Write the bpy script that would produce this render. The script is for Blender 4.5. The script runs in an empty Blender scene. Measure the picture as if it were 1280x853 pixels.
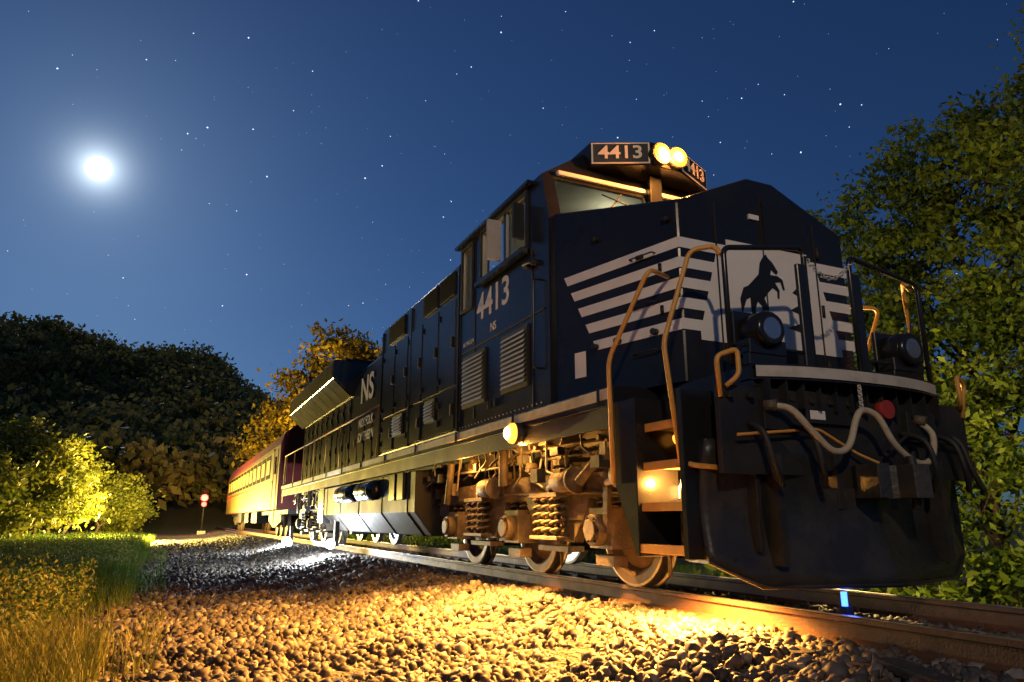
import bpy, bmesh, math, random
import numpy as np
from mathutils import Vector, Matrix
random.seed(7)
rng = np.random.default_rng(11)
scene = bpy.context.scene
COL = scene.collection

# ------------------------------------------------------------------ materials
def newmat(name):
    m = bpy.data.materials.new(name); m.use_nodes = True
    nt = m.node_tree
    return m, nt, nt.nodes['Principled BSDF']

def paint(name, col, rough=0.35, metal=0.0, dirt=0.25, dirtcol=(0.10,0.075,0.05), bump=0.0, scale=3.0, spec=0.5):
    m, nt, b = newmat(name)
    N = nt.nodes; L = nt.links
    tc = N.new('ShaderNodeTexCoord')
    no = N.new('ShaderNodeTexNoise'); no.inputs['Scale'].default_value = scale; no.inputs['Detail'].default_value = 8
    no.inputs['Roughness'].default_value = 0.65
    L.new(tc.outputs['Object'], no.inputs['Vector'])
    r = N.new('ShaderNodeValToRGB'); r.color_ramp.elements[0].position = 0.45; r.color_ramp.elements[1].position = 0.8
    r.color_ramp.elements[0].color = (0,0,0,1); r.color_ramp.elements[1].color = (dirt,dirt,dirt,1)
    L.new(no.outputs['Fac'], r.inputs['Fac'])
    mx = N.new('ShaderNodeMix'); mx.data_type = 'RGBA'
    mx.inputs['A'].default_value = (*col,1); mx.inputs['B'].default_value = (*dirtcol,1)
    L.new(r.outputs['Color'], mx.inputs['Factor'])
    L.new(mx.outputs['Result'], b.inputs['Base Color'])
    mr = N.new('ShaderNodeMapRange'); mr.inputs['To Min'].default_value = rough*0.8; mr.inputs['To Max'].default_value = min(1,rough*1.5+0.05)
    L.new(no.outputs['Fac'], mr.inputs['Value']); L.new(mr.outputs['Result'], b.inputs['Roughness'])
    b.inputs['Metallic'].default_value = metal
    b.inputs['Specular IOR Level'].default_value = spec
    if bump > 0:
        n2 = N.new('ShaderNodeTexNoise'); n2.inputs['Scale'].default_value = scale*8; n2.inputs['Detail'].default_value = 4
        L.new(tc.outputs['Object'], n2.inputs['Vector'])
        bp = N.new('ShaderNodeBump'); bp.inputs['Strength'].default_value = bump; bp.inputs['Distance'].default_value = 0.02
        L.new(n2.outputs['Fac'], bp.inputs['Height']); L.new(bp.outputs['Normal'], b.inputs['Normal'])
    return m

def emit(name, col, s):
    m, nt, b = newmat(name)
    b.inputs['Base Color'].default_value = (*[min(1,c) for c in col],1)
    b.inputs['Emission Color'].default_value = (*col,1); b.inputs['Emission Strength'].default_value = s
    try: m.cycles.emission_sampling = 'NONE'
    except Exception: pass
    return m

def glassmat(name, tint=(0.8,0.85,0.85)):
    m = bpy.data.materials.new(name); m.use_nodes = True
    nt = m.node_tree; N = nt.nodes; L = nt.links; N.clear()
    o = N.new('ShaderNodeOutputMaterial'); mx = N.new('ShaderNodeMixShader')
    t = N.new('ShaderNodeBsdfTransparent'); t.inputs[0].default_value = (*tint,1)
    g = N.new('ShaderNodeBsdfGlossy'); g.inputs['Roughness'].default_value = 0.03
    f = N.new('ShaderNodeFresnel'); f.inputs['IOR'].default_value = 1.6
    L.new(f.outputs[0], mx.inputs[0]); L.new(t.outputs[0], mx.inputs[1]); L.new(g.outputs[0], mx.inputs[2]); L.new(mx.outputs[0], o.inputs[0])
    return m

def leafmat(name, c1, c2, trans=0.35):
    m = bpy.data.materials.new(name); m.use_nodes = True
    nt = m.node_tree; N = nt.nodes; L = nt.links; N.clear()
    o = N.new('ShaderNodeOutputMaterial')
    a = N.new('ShaderNodeAttribute'); a.attribute_name = 'tint'
    mx = N.new('ShaderNodeMix'); mx.data_type = 'RGBA'
    mx.inputs['A'].default_value = (*c1,1); mx.inputs['B'].default_value = (*c2,1)
    L.new(a.outputs['Fac'], mx.inputs['Factor'])
    p = N.new('ShaderNodeBsdfPrincipled'); p.inputs['Roughness'].default_value = 0.55; p.inputs['Specular IOR Level'].default_value = 0.3
    L.new(mx.outputs['Result'], p.inputs['Base Color'])
    t = N.new('ShaderNodeBsdfTranslucent'); L.new(mx.outputs['Result'], t.inputs['Color'])
    ms = N.new('ShaderNodeMixShader'); ms.inputs[0].default_value = trans
    L.new(p.outputs[0], ms.inputs[1]); L.new(t.outputs[0], ms.inputs[2]); L.new(ms.outputs[0], o.inputs[0])
    return m

M = {}
M['black'] = paint('loco_black_paint', (0.014,0.014,0.016), 0.19, dirt=0.28, dirtcol=(0.05,0.043,0.036), scale=1.3, bump=0.04, spec=0.36)
M['blackm'] = paint('matte_black', (0.014,0.014,0.015), 0.5, dirt=0.4, dirtcol=(0.08,0.06,0.045), scale=2.5, bump=0.15)
M['matte'] = paint('radiator_screen', (0.010,0.010,0.010), 0.9, dirt=0.2, dirtcol=(0.03,0.025,0.02), scale=2.5, spec=0.05)
M['plow'] = paint('plow_black', (0.022,0.022,0.022), 0.32, dirt=0.7, dirtcol=(0.085,0.068,0.052), scale=2.2, bump=0.3, spec=0.5)
M['white'] = paint('white_paint', (0.80,0.76,0.73), 0.4, dirt=0.2, dirtcol=(0.4,0.36,0.3), scale=2.0)
M['sill'] = paint('sill_tape', (0.50,0.47,0.42), 0.5, dirt=0.7, dirtcol=(0.15,0.12,0.09), scale=5)
M['grey'] = paint('grey_louver', (0.50,0.50,0.49), 0.5, dirt=0.35, dirtcol=(0.12,0.1,0.08), scale=5)
M['slat'] = paint('louver_slat', (0.78,0.77,0.76), 0.45, dirt=0.25, dirtcol=(0.3,0.26,0.22), scale=5)
M['truck'] = paint('truck_dirty_steel', (0.09,0.07,0.05), 0.5, dirt=0.9, dirtcol=(0.24,0.17,0.11), scale=6, bump=0.5, metal=0.2)
M['wheel'] = paint('wheel_steel', (0.16,0.11,0.08), 0.5, dirt=0.8, dirtcol=(0.08,0.05,0.03), scale=5, metal=0.5)
M['tread'] = paint('polished_steel', (0.6,0.58,0.55), 0.3, metal=1.0, dirt=0.2)
M['rail'] = paint('rail_rust', (0.13,0.06,0.03), 0.55, dirt=0.8, dirtcol=(0.05,0.03,0.02), scale=8, bump=0.3)
M['tie'] = paint('creosote_tie', (0.05,0.038,0.028), 0.85, dirt=0.8, dirtcol=(0.11,0.09,0.07), scale=6, bump=0.8)
M['yellow'] = paint('handrail_yellow', (0.66,0.33,0.07), 0.4, dirt=0.3, dirtcol=(0.25,0.12,0.04), scale=8)
M['hose'] = paint('beige_hose', (0.46,0.39,0.28), 0.6, dirt=0.6, dirtcol=(0.15,0.11,0.08), scale=9)
M['red'] = paint('red_tag', (0.35,0.03,0.03), 0.5)
M['maroon'] = paint('maroon_paint', (0.09,0.008,0.010), 0.45, dirt=0.3, spec=0.25)
M['carside'] = paint('car_side_gold', (0.13,0.10,0.018), 0.45, dirt=0.7, dirtcol=(0.05,0.037,0.01), scale=1.1, spec=0.3)
M['interior'] = paint('cab_interior', (0.45,0.44,0.38), 0.7)
M['glass'] = glassmat('cab_glass')
M['dglass'] = paint('dark_glass', (0.02,0.022,0.02), 0.06, dirt=0.05)
M['numw'] = emit('number_board_face', (0.60,0.42,0.28), 0.22)
M['numb'] = paint('number_black', (0.01,0.01,0.01), 0.4, dirt=0)
M['head'] = emit('headlight_lens', (1.0,0.22,0.012), 1.9)
M['headm'] = emit('headlight_reflector', (1.0,0.42,0.05), 3.5)
M['headc'] = emit('headlight_filament', (1.0,0.70,0.22), 8)
M['amber'] = emit('step_lamp_bulb', (1.0,0.34,0.04), 3.0)
M['amberc'] = emit('step_lamp_core', (1.0,0.72,0.3), 12)
M['whitelamp'] = emit('ground_lamp_bulb', (0.9,0.95,1.0), 40)
M['addedlamp'] = emit('added_lamp_bulb', (1.0,0.80,0.40), 40)  # glowing face of the added flood and yard lamps
M['redlamp'] = emit('signal_red', (1.0,0.05,0.04), 10)
M['bluelamp'] = emit('blue_lamp', (0.03,0.10,1.0), 9)
M['ditch'] = paint('ditch_lens', (0.35,0.36,0.38), 0.08, metal=0.8, dirt=0)
M['carwin'] = emit('car_window_lit', (0.8,0.46,0.10), 0.28)
M['blue'] = paint('blue_emblem', (0.02,0.05,0.16), 0.4, dirt=0)

# ------------------------------------------------------------------ builder
class B:
    def __init__(s): s.v=[]; s.f=[]; s.m=[]; s.sm=[]; s.mats=[]
    def mi(s, k):
        if k not in s.mats: s.mats.append(k)
        return s.mats.index(k)
    def add(s, vs, fs, mat, smooth=False):
        o=len(s.v); s.v += [tuple(p) for p in vs]
        i=s.mi(mat)
        for n,f in enumerate(fs):
            s.f.append(tuple(o+a for a in f)); s.m.append(i)
            s.sm.append(smooth if isinstance(smooth,bool) else smooth[n])
    def box(s,x0,x1,y0,y1,z0,z1,mat):
        vs=[(x0,y0,z0),(x1,y0,z0),(x1,y1,z0),(x0,y1,z0),(x0,y0,z1),(x1,y0,z1),(x1,y1,z1),(x0,y1,z1)]
        s.add(vs,[(0,3,2,1),(4,5,6,7),(0,1,5,4),(1,2,6,5),(2,3,7,6),(3,0,4,7)],mat)
    def prism(s,prof,off,mat):
        n=len(prof); off=Vector(off)
        vs=[Vector(p) for p in prof]; vs+= [p+off for p in vs]
        fs=[tuple(range(n))[::-1], tuple(range(n,2*n))]+[(i,(i+1)%n,n+(i+1)%n,n+i) for i in range(n)]
        s.add(vs,fs,mat)
    def cyl(s,p1,p2,r,mat,n=16,r2=None,caps=True):
        p1=Vector(p1);p2=Vector(p2); r2=r if r2 is None else r2
        d=(p2-p1).normalized(); a=d.orthogonal().normalized(); b=d.cross(a)
        vs=[]
        for p,rr in ((p1,r),(p2,r2)):
            for i in range(n):
                t=2*math.pi*i/n; vs.append(p+a*(rr*math.cos(t))+b*(rr*math.sin(t)))
        fs=[(i,(i+1)%n,n+(i+1)%n,n+i) for i in range(n)]; sm=[True]*n
        if caps: fs+=[tuple(range(n))[::-1],tuple(range(n,2*n))]; sm+=[False,False]
        s.add(vs,fs,mat,sm)
    def tube(s,pts,r,mat,n=8,sub=5,smooth=True):
        P=[Vector(p) for p in pts]
        if smooth and len(P)>2 and sub>1:
            Q=[]
            for i in range(len(P)-1):
                p0=P[max(i-1,0)];p1=P[i];p2=P[i+1];p3=P[min(i+2,len(P)-1)]
                for k in range(sub):
                    t=k/sub
                    Q.append(0.5*((2*p1)+(p2-p0)*t+(2*p0-5*p1+4*p2-p3)*t*t+(3*p1-p0-3*p2+p3)*t**3))
            Q.append(P[-1]); P=Q
        vs=[];fs=[]
        a=None
        for i,p in enumerate(P):
            d=(P[min(i+1,len(P)-1)]-P[max(i-1,0)]).normalized()
            if a is None: a=d.orthogonal().normalized()
            else:
                a=(a-d*a.dot(d));
                a=a.normalized() if a.length>1e-5 else d.orthogonal().normalized()
            b=d.cross(a)
            for k in range(n):
                t=2*math.pi*k/n; vs.append(p+a*(r*math.cos(t))+b*(r*math.sin(t)))
        for i in range(len(P)-1):
            for k in range(n): fs.append((i*n+k,i*n+(k+1)%n,(i+1)*n+(k+1)%n,(i+1)*n+k))
        sm=[True]*len(fs); fs+=[tuple(range(n))[::-1],tuple(range((len(P)-1)*n,len(P)*n))]; sm+=[False,False]
        s.add(vs,fs,mat,sm)
    def bent(s,pts,r,mat,rad=0.09,n=8):
        P=[Vector(p) for p in pts]; Q=[P[0]]
        for i in range(1,len(P)-1):
            a=(P[i-1]-P[i]); b=(P[i+1]-P[i]); q=min(rad,a.length*0.45,b.length*0.45)
            A=P[i]+a.normalized()*q; C=P[i]+b.normalized()*q
            for k in range(6):
                t=k/5; Q.append(A*(1-t)**2+P[i]*2*t*(1-t)+C*t*t)
        Q.append(P[-1]); s.tube(Q,r,mat,n=n,smooth=False)
    def lathe(s,c,prof,mat,n=32,axis='Y'):
        vs=[];fs=[];c=Vector(c)
        for r,h in prof:
            for i in range(n):
                t=2*math.pi*i/n
                if axis=='Y': vs.append(c+Vector((r*math.cos(t),h,r*math.sin(t))))
                elif axis=='X': vs.append(c+Vector((h,r*math.cos(t),r*math.sin(t))))
                else: vs.append(c+Vector((r*math.cos(t),r*math.sin(t),h)))
        for j in range(len(prof)-1):
            for i in range(n): fs.append((j*n+i,j*n+(i+1)%n,(j+1)*n+(i+1)%n,(j+1)*n+i))
        s.add(vs,fs,mat,False)
    def ball(s,c,r,mat,n=16):
        pr=[(max(.0005,r*math.sin(math.pi*k/8)),-r*math.cos(math.pi*k/8)) for k in range(9)]
        s.lathe(c,pr,mat,n,'Z')
    def coil(s,c,r,h,turns,wr,mat):
        n=turns*12; c=Vector(c)
        s.tube([c+Vector((r*math.cos(2*math.pi*i/12),r*math.sin(2*math.pi*i/12),h*i/n)) for i in range(n+1)],wr,mat,n=6,smooth=False)
    def done(s,name,parent=None,bevel=0,seg=2):
        me=bpy.data.meshes.new(name); me.from_pydata(s.v,[],s.f)
        for k in s.mats: me.materials.append(M[k])
        me.polygons.foreach_set('material_index',s.m); me.polygons.foreach_set('use_smooth',s.sm)
        bm=bmesh.new(); bm.from_mesh(me); bmesh.ops.recalc_face_normals(bm,faces=bm.faces); bm.to_mesh(me); bm.free()
        me.update()
        o=bpy.data.objects.new(name,me); COL.objects.link(o)
        if parent: o.parent=parent
        if bevel>0:
            md=o.modifiers.new('bevel','BEVEL'); md.width=bevel; md.segments=seg; md.limit_method='ANGLE'; md.angle_limit=math.radians(40)
        return o

def empty(name, loc=(0,0,0)):
    o=bpy.data.objects.new(name,None); COL.objects.link(o); o.empty_display_size=0.5
    return o

def npmesh(name,V,F,mats,tint=None,parent=None,smooth=False):
    V=np.ascontiguousarray(V,dtype=np.float32); F=np.ascontiguousarray(F,dtype=np.int32)
    me=bpy.data.meshes.new(name); k=F.shape[1]
    me.vertices.add(len(V)); me.vertices.foreach_set('co',V.ravel())
    me.loops.add(F.size); me.loops.foreach_set('vertex_index',F.ravel())
    me.polygons.add(len(F)); me.polygons.foreach_set('loop_start',np.arange(len(F),dtype=np.int32)*k)
    me.polygons.foreach_set('loop_total',np.full(len(F),k,dtype=np.int32))
    if smooth: me.polygons.foreach_set('use_smooth',np.ones(len(F),dtype=bool))
    me.update(calc_edges=True)
    if tint is not None:
        at=me.attributes.new('tint','FLOAT','POINT'); at.data.foreach_set('value',np.ascontiguousarray(tint,dtype=np.float32))
    for m in mats: me.materials.append(m)
    o=bpy.data.objects.new(name,me); COL.objects.link(o)
    if parent: o.parent=parent
    return o

def textmesh(name, body, size, mw, mat, parent, thick=0.003, align='CENTER', xs=1.0, bold=0.0):
    cu=bpy.data.curves.new(name,'FONT'); cu.body=body; cu.size=size; cu.align_x=align; cu.align_y='CENTER'; cu.extrude=thick; cu.offset=bold
    o=bpy.data.objects.new(name+'_t',cu); COL.objects.link(o)
    dg=bpy.context.evaluated_depsgraph_get(); dg.update()
    me=bpy.data.meshes.new_from_object(o.evaluated_get(dg))
    bpy.data.objects.remove(o)
    me.materials.clear(); me.materials.append(M[mat])
    me.transform(Matrix.Diagonal((xs,1,1,1))); me.transform(mw)
    ob=bpy.data.objects.new(name,me); COL.objects.link(ob); ob.parent=parent
    return ob
def frame(p, r, up, n):
    m=Matrix.Identity(4)
    for i,c in enumerate((r,up,n,p)):
        for j in range(3): m[j][i]=c[j]
    return m

# ------------------------------------------------------------------ ground shape
PROF_Y=np.array([-400,-30,-12,-8,-5.6,-4.2,-2.9,-2.1,-1.5,-0.9,0.9,1.5,2.3,3.4,5,9,20,400.])
PROF_Z=np.array([-.4,-.4,-.35,-.40,-.52,-.52,-.47,-.34,-.22,-.19,-.19,-.22,-.5,-.8,-.9,-.9,-.8,-.8])
def sstep(a,b,x):
    t=np.clip((x-a)/(b-a),0,1); return t*t*(3-2*t)
def gz(x,y):
    x=np.asarray(x,float); y=np.asarray(y,float)
    z=np.interp(y,PROF_Y,PROF_Z)
    h=34.5/(1+np.exp(np.clip((y-21)/9.0,-30,30)))
    r=sstep(-75,-205,x)*(1-0.5*sstep(-260,-500,x))
    und=1+0.08*np.sin(x*0.05+y*0.07)+0.05*np.sin(y*0.16+1.3)
    z=z+h*r*und
    return z

def spaced(a,b,fine0,fine1,fs,cs):
    L=list(np.arange(fine0,fine1,fs)); x=fine0; st=fs
    left=[]
    while x>a: st=min(st*1.25,cs); x-=st; left.append(x)
    x=L[-1]; st=fs; right=[]
    while x<b: st=min(st*1.25,cs); x+=st; right.append(x)
    return np.array(left[::-1]+L+right)
gx=spaced(-1400,900,-30,4,0.25,12); gy=spaced(-900,900,-9,5,0.15,10)
GX,GY=np.meshgrid(gx,gy,indexing='ij')
GZ=gz(GX,GY)+0.015*np.sin(GX*3.1+GY*2.2)*np.sin(GY*4.3-GX*1.3)
nx,ny=GX.shape
idx=np.arange(nx*ny).reshape(nx,ny)
F=np.stack([idx[:-1,:-1],idx[1:,:-1],idx[1:,1:],idx[:-1,1:]],-1).reshape(-1,4)
gm,nt,b=newmat('ground_gravel_and_soil'); N=nt.nodes; L=nt.links
tc=N.new('ShaderNodeTexCoord'); sp=N.new('ShaderNodeSeparateXYZ'); L.new(tc.outputs['Object'],sp.inputs[0])
n1=N.new('ShaderNodeTexNoise'); n1.inputs['Scale'].default_value=0.7; n1.inputs['Detail'].default_value=6; L.new(tc.outputs['Object'],n1.inputs['Vector'])
ad=N.new('ShaderNodeMath'); ad.operation='MULTIPLY_ADD'; ad.inputs[1].default_value=1.6; L.new(n1.outputs['Fac'],ad.inputs[0]); L.new(sp.outputs['Y'],ad.inputs[2])
mrl=N.new('ShaderNodeMapRange'); mrl.inputs['From Min'].default_value=-5.2; mrl.inputs['From Max'].default_value=-4.5; L.new(ad.outputs[0],mrl.inputs['Value'])
mrr=N.new('ShaderNodeMapRange'); mrr.inputs['From Min'].default_value=4.2; mrr.inputs['From Max'].default_value=3.4; L.new(ad.outputs[0],mrr.inputs['Value'])
mul=N.new('ShaderNodeMath'); mul.operation='MULTIPLY'; L.new(mrl.outputs[0],mul.inputs[0]); L.new(mrr.outputs[0],mul.inputs[1])
vo=N.new('ShaderNodeTexVoronoi'); vo.inputs['Scale'].default_value=26; L.new(tc.outputs['Object'],vo.inputs['Vector'])
rg=N.new('ShaderNodeMix'); rg.data_type='RGBA'; rg.inputs['A'].default_value=(0.05,0.04,0.03,1); rg.inputs['B'].default_value=(0.22,0.18,0.13,1)
sc=N.new('ShaderNodeSeparateColor'); L.new(vo.outputs['Color'],sc.inputs[0]); L.new(sc.outputs[0],rg.inputs['Factor'])
n2=N.new('ShaderNodeTexNoise'); n2.inputs['Scale'].default_value=2.5; n2.inputs['Detail'].default_value=8; L.new(tc.outputs['Object'],n2.inputs['Vector'])
sg=N.new('ShaderNodeMix'); sg.data_type='RGBA'; sg.inputs['A'].default_value=(0.035,0.045,0.015,1); sg.inputs['B'].default_value=(0.10,0.09,0.035,1); L.new(n2.outputs['Fac'],sg.inputs['Factor'])
fm=N.new('ShaderNodeMix'); fm.data_type='RGBA'; L.new(mul.outputs[0],fm.inputs['Factor']); L.new(sg.outputs['Result'],fm.inputs['A']); L.new(rg.outputs['Result'],fm.inputs['B'])
L.new(fm.outputs['Result'],b.inputs['Base Color']); b.inputs['Roughness'].default_value=0.95
bp=N.new('ShaderNodeBump'); bp.inputs['Strength'].default_value=0.9; bp.inputs['Distance'].default_value=0.03; L.new(vo.outputs['Distance'],bp.inputs['Height']); L.new(bp.outputs['Normal'],b.inputs['Normal'])
npmesh('ground',np.stack([GX,GY,GZ],-1).reshape(-1,3),F,[gm],smooth=True)

# ------------------------------------------------------------------ ballast rocks
def ico():
    bm=bmesh.new(); bmesh.ops.create_icosphere(bm,subdivisions=1,radius=1)
    v=np.array([p.co[:] for p in bm.verts]); f=np.array([[q.index for q in p.verts] for p in bm.faces]); bm.free(); return v,f
IV,IF=ico()
def rotmats(n):
    q=rng.normal(size=(n,4)); q/=np.linalg.norm(q,axis=1,keepdims=True); w,x,y,z=q.T
    return np.stack([1-2*(y*y+z*z),2*(x*y-z*w),2*(x*z+y*w),2*(x*y+z*w),1-2*(x*x+z*z),2*(y*z-x*w),2*(x*z-y*w),2*(y*z+x*w),1-2*(x*x+y*y)],-1).reshape(n,3,3)
def rocks(name,P,S,mat):
    n=len(P)
    var=np.stack([IV*(0.62+0.7*rng.random((12,1))) for _ in range(24)])
    base=var[rng.integers(0,24,n)]
    sc=S[:,None,None]*(0.5+0.8*rng.random((n,1,3)))
    V=np.einsum('nij,nkj->nki',rotmats(n),base*sc)+P[:,None,:]
    F=(IF[None]+ (np.arange(n)*12)[:,None,None]).reshape(-1,3)
    return npmesh(name,V.reshape(-1,3),F,[mat],tint=np.repeat(rng.random(n),12))
rm,nt,b=newmat('ballast_stone'); N=nt.nodes; L=nt.links
a=N.new('ShaderNodeAttribute'); a.attribute_name='tint'
cr=N.new('ShaderNodeValToRGB'); e=cr.color_ramp.elements; e[0].color=(0.05,0.043,0.038,1); e[1].color=(0.42,0.38,0.33,1)
x=e.new(0.45); x.color=(0.14,0.125,0.11,1); x=e.new(0.7); x.color=(0.17,0.125,0.085,1); x=e.new(0.88); x.color=(0.26,0.23,0.20,1)
L.new(a.outputs['Fac'],cr.inputs[0])
tn=N.new('ShaderNodeTexNoise'); tn.inputs['Scale'].default_value=40; tn.inputs['Detail'].default_value=4
tcx=N.new('ShaderNodeTexCoord'); L.new(tcx.outputs['Object'],tn.inputs['Vector'])
mm=N.new('ShaderNodeMix'); mm.data_type='RGBA'; mm.blend_type='MULTIPLY'; mm.inputs['Factor'].default_value=0.5
L.new(cr.outputs[0],mm.inputs['A']); L.new(tn.outputs['Fac'],mm.inputs['B']); L.new(mm.outputs['Result'],b.inputs['Base Color'])
b.inputs['Roughness'].default_value=0.65
def scatter(x0,x1,y0,y1,n,smin,smax,lift=0.3):
    x=rng.uniform(x0,x1,n); y=rng.uniform(y0,y1,n); s=smin+(smax-smin)*rng.random(n)**2
    lump=0.045*np.sin(x*2.3+y)*np.sin(y*3.1-x*1.7)+0.025*np.sin(x*7+y*5)
    z=gz(x,y)+s*lift+rng.uniform(0,.02,n)+np.where(np.abs(y)<1.4,-0.02,lump)
    return np.stack([x,y,z],-1),s
parts=[scatter(-13,-1,-5.7,-0.82,42000,0.018,0.060),
       scatter(-26,-13,-5.7,-0.82,24000,0.028,0.055),
       scatter(-9,2,-0.66,0.66,7500,0.02,0.048), scatter(-9,2,0.82,3.2,7500,0.02,0.05),
       scatter(-45,-26,-5.5,-0.82,11000,0.035,0.065)]
P=np.concatenate([p for p,_ in parts]); S=np.concatenate([s for _,s in parts])
rocks('ballast_gravel',P,S,rm)

# ------------------------------------------------------------------ track
tr=empty('railway_track')
bb=B()
for k in range(150):
    x=4-0.55*k; j=random.uniform(-.03,.03)
    bb.box(x-0.115,x+0.115,-1.3+j,1.3+j,-0.36,-0.178+random.uniform(-.004,.004),'tie')
bb.done('ties',tr,bevel=0.012,seg=1)
bb=B()
for sgn in (-1,1):
    c=0.755*sgn
    prof=[(-.075,-.172),(.075,-.172),(.075,-.158),(.012,-.135),(.010,-.045),(.036,-.034),(.036,-.008),(.028,0),(-.028,0),(-.036,-.008),(-.036,-.034),(-.010,-.045),(-.012,-.135),(-.075,-.158)]
    bb.prism([(9,c+y,z) for y,z in prof],(-190,0,0),'rail')
    bb.box(-180,9,c-.026,c+.026,0.0005,0.003,'tread')
    for k in range(60):
        x=4-0.55*k
        bb.box(x-.09,x+.09,c-.17,c+.17,-.178,-.165,'rail')
        for q in (-.1,.1): bb.box(x-.04,x-.01,c+q-.015,c+q+.015,-.165,-.13,'rail')
bb.done('rails',tr)
# discarded plank on the ballast
bb=B()
a=Vector((-2.35,-1.55,-.20)); dv=Vector((-.75,.28,.02)); sv=Vector((.06,.14,0))
bb.prism([a,a+dv*1.0,a+dv*1.04+sv*.5,a+dv+sv,a+sv],(0,0,.05),'tie')
bb.done('wooden_plank',None,bevel=.008,seg=1)

# ------------------------------------------------------------------ LOCOMOTIVE
loco=empty('diesel_locomotive')
XF=-4.1; XR=-26.4
bb=B()
bb.box(XR,-5.3,-1.52,1.52,1.60,1.78,'black')
bb.box(-5.3,XF-.02,-1.02,1.02,1.60,1.78,'black')
bb.box(-25.8,-4.6,-.5,.5,1.0,1.60,'blackm')
bb.box(-25.8,-5.3,-.95,.95,1.3,1.60,'blackm')
bb.done('underframe',loco,bevel=0.012)
bb=B()
for s in (-1,1):
    y=1.524*s
    bb.box(XR,-5.3,min(y,y+.012*s),max(y,y+.012*s),1.665,1.76,'sill')
    x=-5.5
    while x>XR+1:
        bb.box(x-.012,x+.012,min(y+.012*s,y+.03*s),max(y+.012*s,y+.03*s),1.62,1.78,'black'); x-=1.83
    bb.box(XR,-5.3,min(y-.06*s,y-.02*s),max(y-.06*s,y-.02*s),1.42,1.62,'blackm')
bb.done('side_sill',loco)

# nose
bb=B()
XN=-4.87; XB=-6.5
def ring(X,w,zs,zr,zb=1.781): return [(X,-w,zb),(X,-w,zs),(X,-.16,zr),(X,.16,zr),(X,w,zs),(X,w,zb)]
A=ring(XN,1.04,3.46,3.86); C=ring(XB+.0,1.45,3.90,4.12)
bb.add(A+C,[(5,4,3,2,1,0),(0,1,7,6),(1,2,8,7),(2,3,9,8),(3,4,10,9),(4,5,11,10),(6,7,8,9,10,11)],'black')
bb.done('short_hood',loco,bevel=0.035,seg=3)
bb=B()
d=Vector((XN-XB,1.45-1.04,0)).normalized()
nside=Vector((d.y,-d.x,0))
def sidept(t,z,s=-1):
    p=Vector((XN,-1.04,z))-d*t+nside*0.006
    return Vector((p.x,p.y if s<0 else -p.y,z))
zt=3.10
for s in (-1,1):
    for k in range(5):
        z1=zt-k*0.19; z0=z1-0.10
        tb=1.50-0.10*k
        a1=sidept(tb,z1,s); a0=sidept(tb-0.05,z0,s); c1=Vector((XN+.006,s*1.046,z1)); c0=Vector((XN+.006,s*1.046,z0))
        e1=Vector((XN+.006,s*(.52+.0),z1)); e0=Vector((XN+.006,s*.52,z0))
        bb.add([a0,c0,c1,a1],[(0,1,2,3)],'white'); bb.add([c0,e0,e1,c1],[(0,1,2,3)],'white')
bb.box(XN+.001,XN+.010,-.5,.5,2.16,3.16,'white')
for s in (-1,1):
    bb.add([(XN+.008,s*.5,2.16),(XN+.008,s*.5,3.10),(XN+.008,s*.60,3.10),(XN+.008,s*.86,2.24),(XN+.008,s*.86,2.16)],[(0,1,2,3,4)],'white')
bb.done('nose_stripes',loco)
bb=B()
for y in (-.62,.62):
    bb.box(XN-.002,XN+.014,y-.008,y+.008,1.79,3.5,'blackm')
bb.box(XN,XN+.013,-.06,-.045,1.79,3.7,'blackm')
bb.box(XN,XN+.03,.1,.48,1.85,2.12,'blackm')
bb.box(XN,XN+.04,-.045,.50,3.17,3.62,'numb')
for z in (2.05,2.6,3.2): bb.cyl((XN+.01,.66,z-.06),(XN+.01,.66,z+.06),.018,'blackm',8)
bb.box(XN,XN+.02,-.20,-.08,3.42,3.47,'white')
for k in range(3): bb.cyl(sidept(.22,2.9-.4*k),sidept(.22,2.82-.4*k),.02,'black',8)
for t in (.3,.75,1.05):
    p=sidept(t,2.27+.0); bb.cyl(p,p+nside*.06,.03,'blackm',10)
p=sidept(1.36,2.0); bb.add([p+nside*.004,p+nside*.004+d*.16,p+nside*.004+d*.16+Vector((0,0,.26)),p+nside*.004+Vector((0,0,.26))],[(0,1,2,3)],'white')
for t,z in ((.1,3.30),(.42,3.02),(1.0,3.38)):
    p=sidept(t,z)+nside*.03; bb.cyl(p-d*.05,p+d*.02,.022,'blackm',8)
for z in (3.02,2.55,2.1):
    p=sidept(.55,z); bb.bent([p,p+nside*.05,p+nside*.05+d*.28,p+d*.28],.008,'blackm',.02)
bb.done('nose_hardware',loco)
hp=[(.60,.98),(.64,.93),(.72,.88),(.82,.76),(.78,.71),(.68,.77),(.66,.70),(.80,.70),(.90,.66),(.93,.52),(.89,.51),(.85,.62),(.74,.60),(.82,.50),(.80,.38),(.76,.39),(.77,.48),(.68,.52),(.58,.44),(.50,.36),(.56,.24),(.50,.12),(.54,.02),(.44,.02),(.44,.14),(.44,.24),(.36,.30),(.30,.18),(.34,.04),(.24,.04),(.22,.20),(.22,.34),(.14,.30),(.04,.10),(.02,.30),(.10,.46),(.20,.50),(.30,.58),(.42,.68),(.46,.84),(.54,.94)]
bb=B()
bb.add([(XN+.014,-.40+.62*x,2.38+.72*y) for x,y in hp],[tuple(range(len(hp)))],'numb')
for k in range(4):
    bb.add([(XN+.014,-.46+.10*k,2.22),(XN+.014,-.30+.10*k,2.44-.02*k),(XN+.014,-.22+.10*k,2.44-.02*k),(XN+.014,-.40+.10*k,2.22)],[(0,1,2,3)],'blue')
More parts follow.
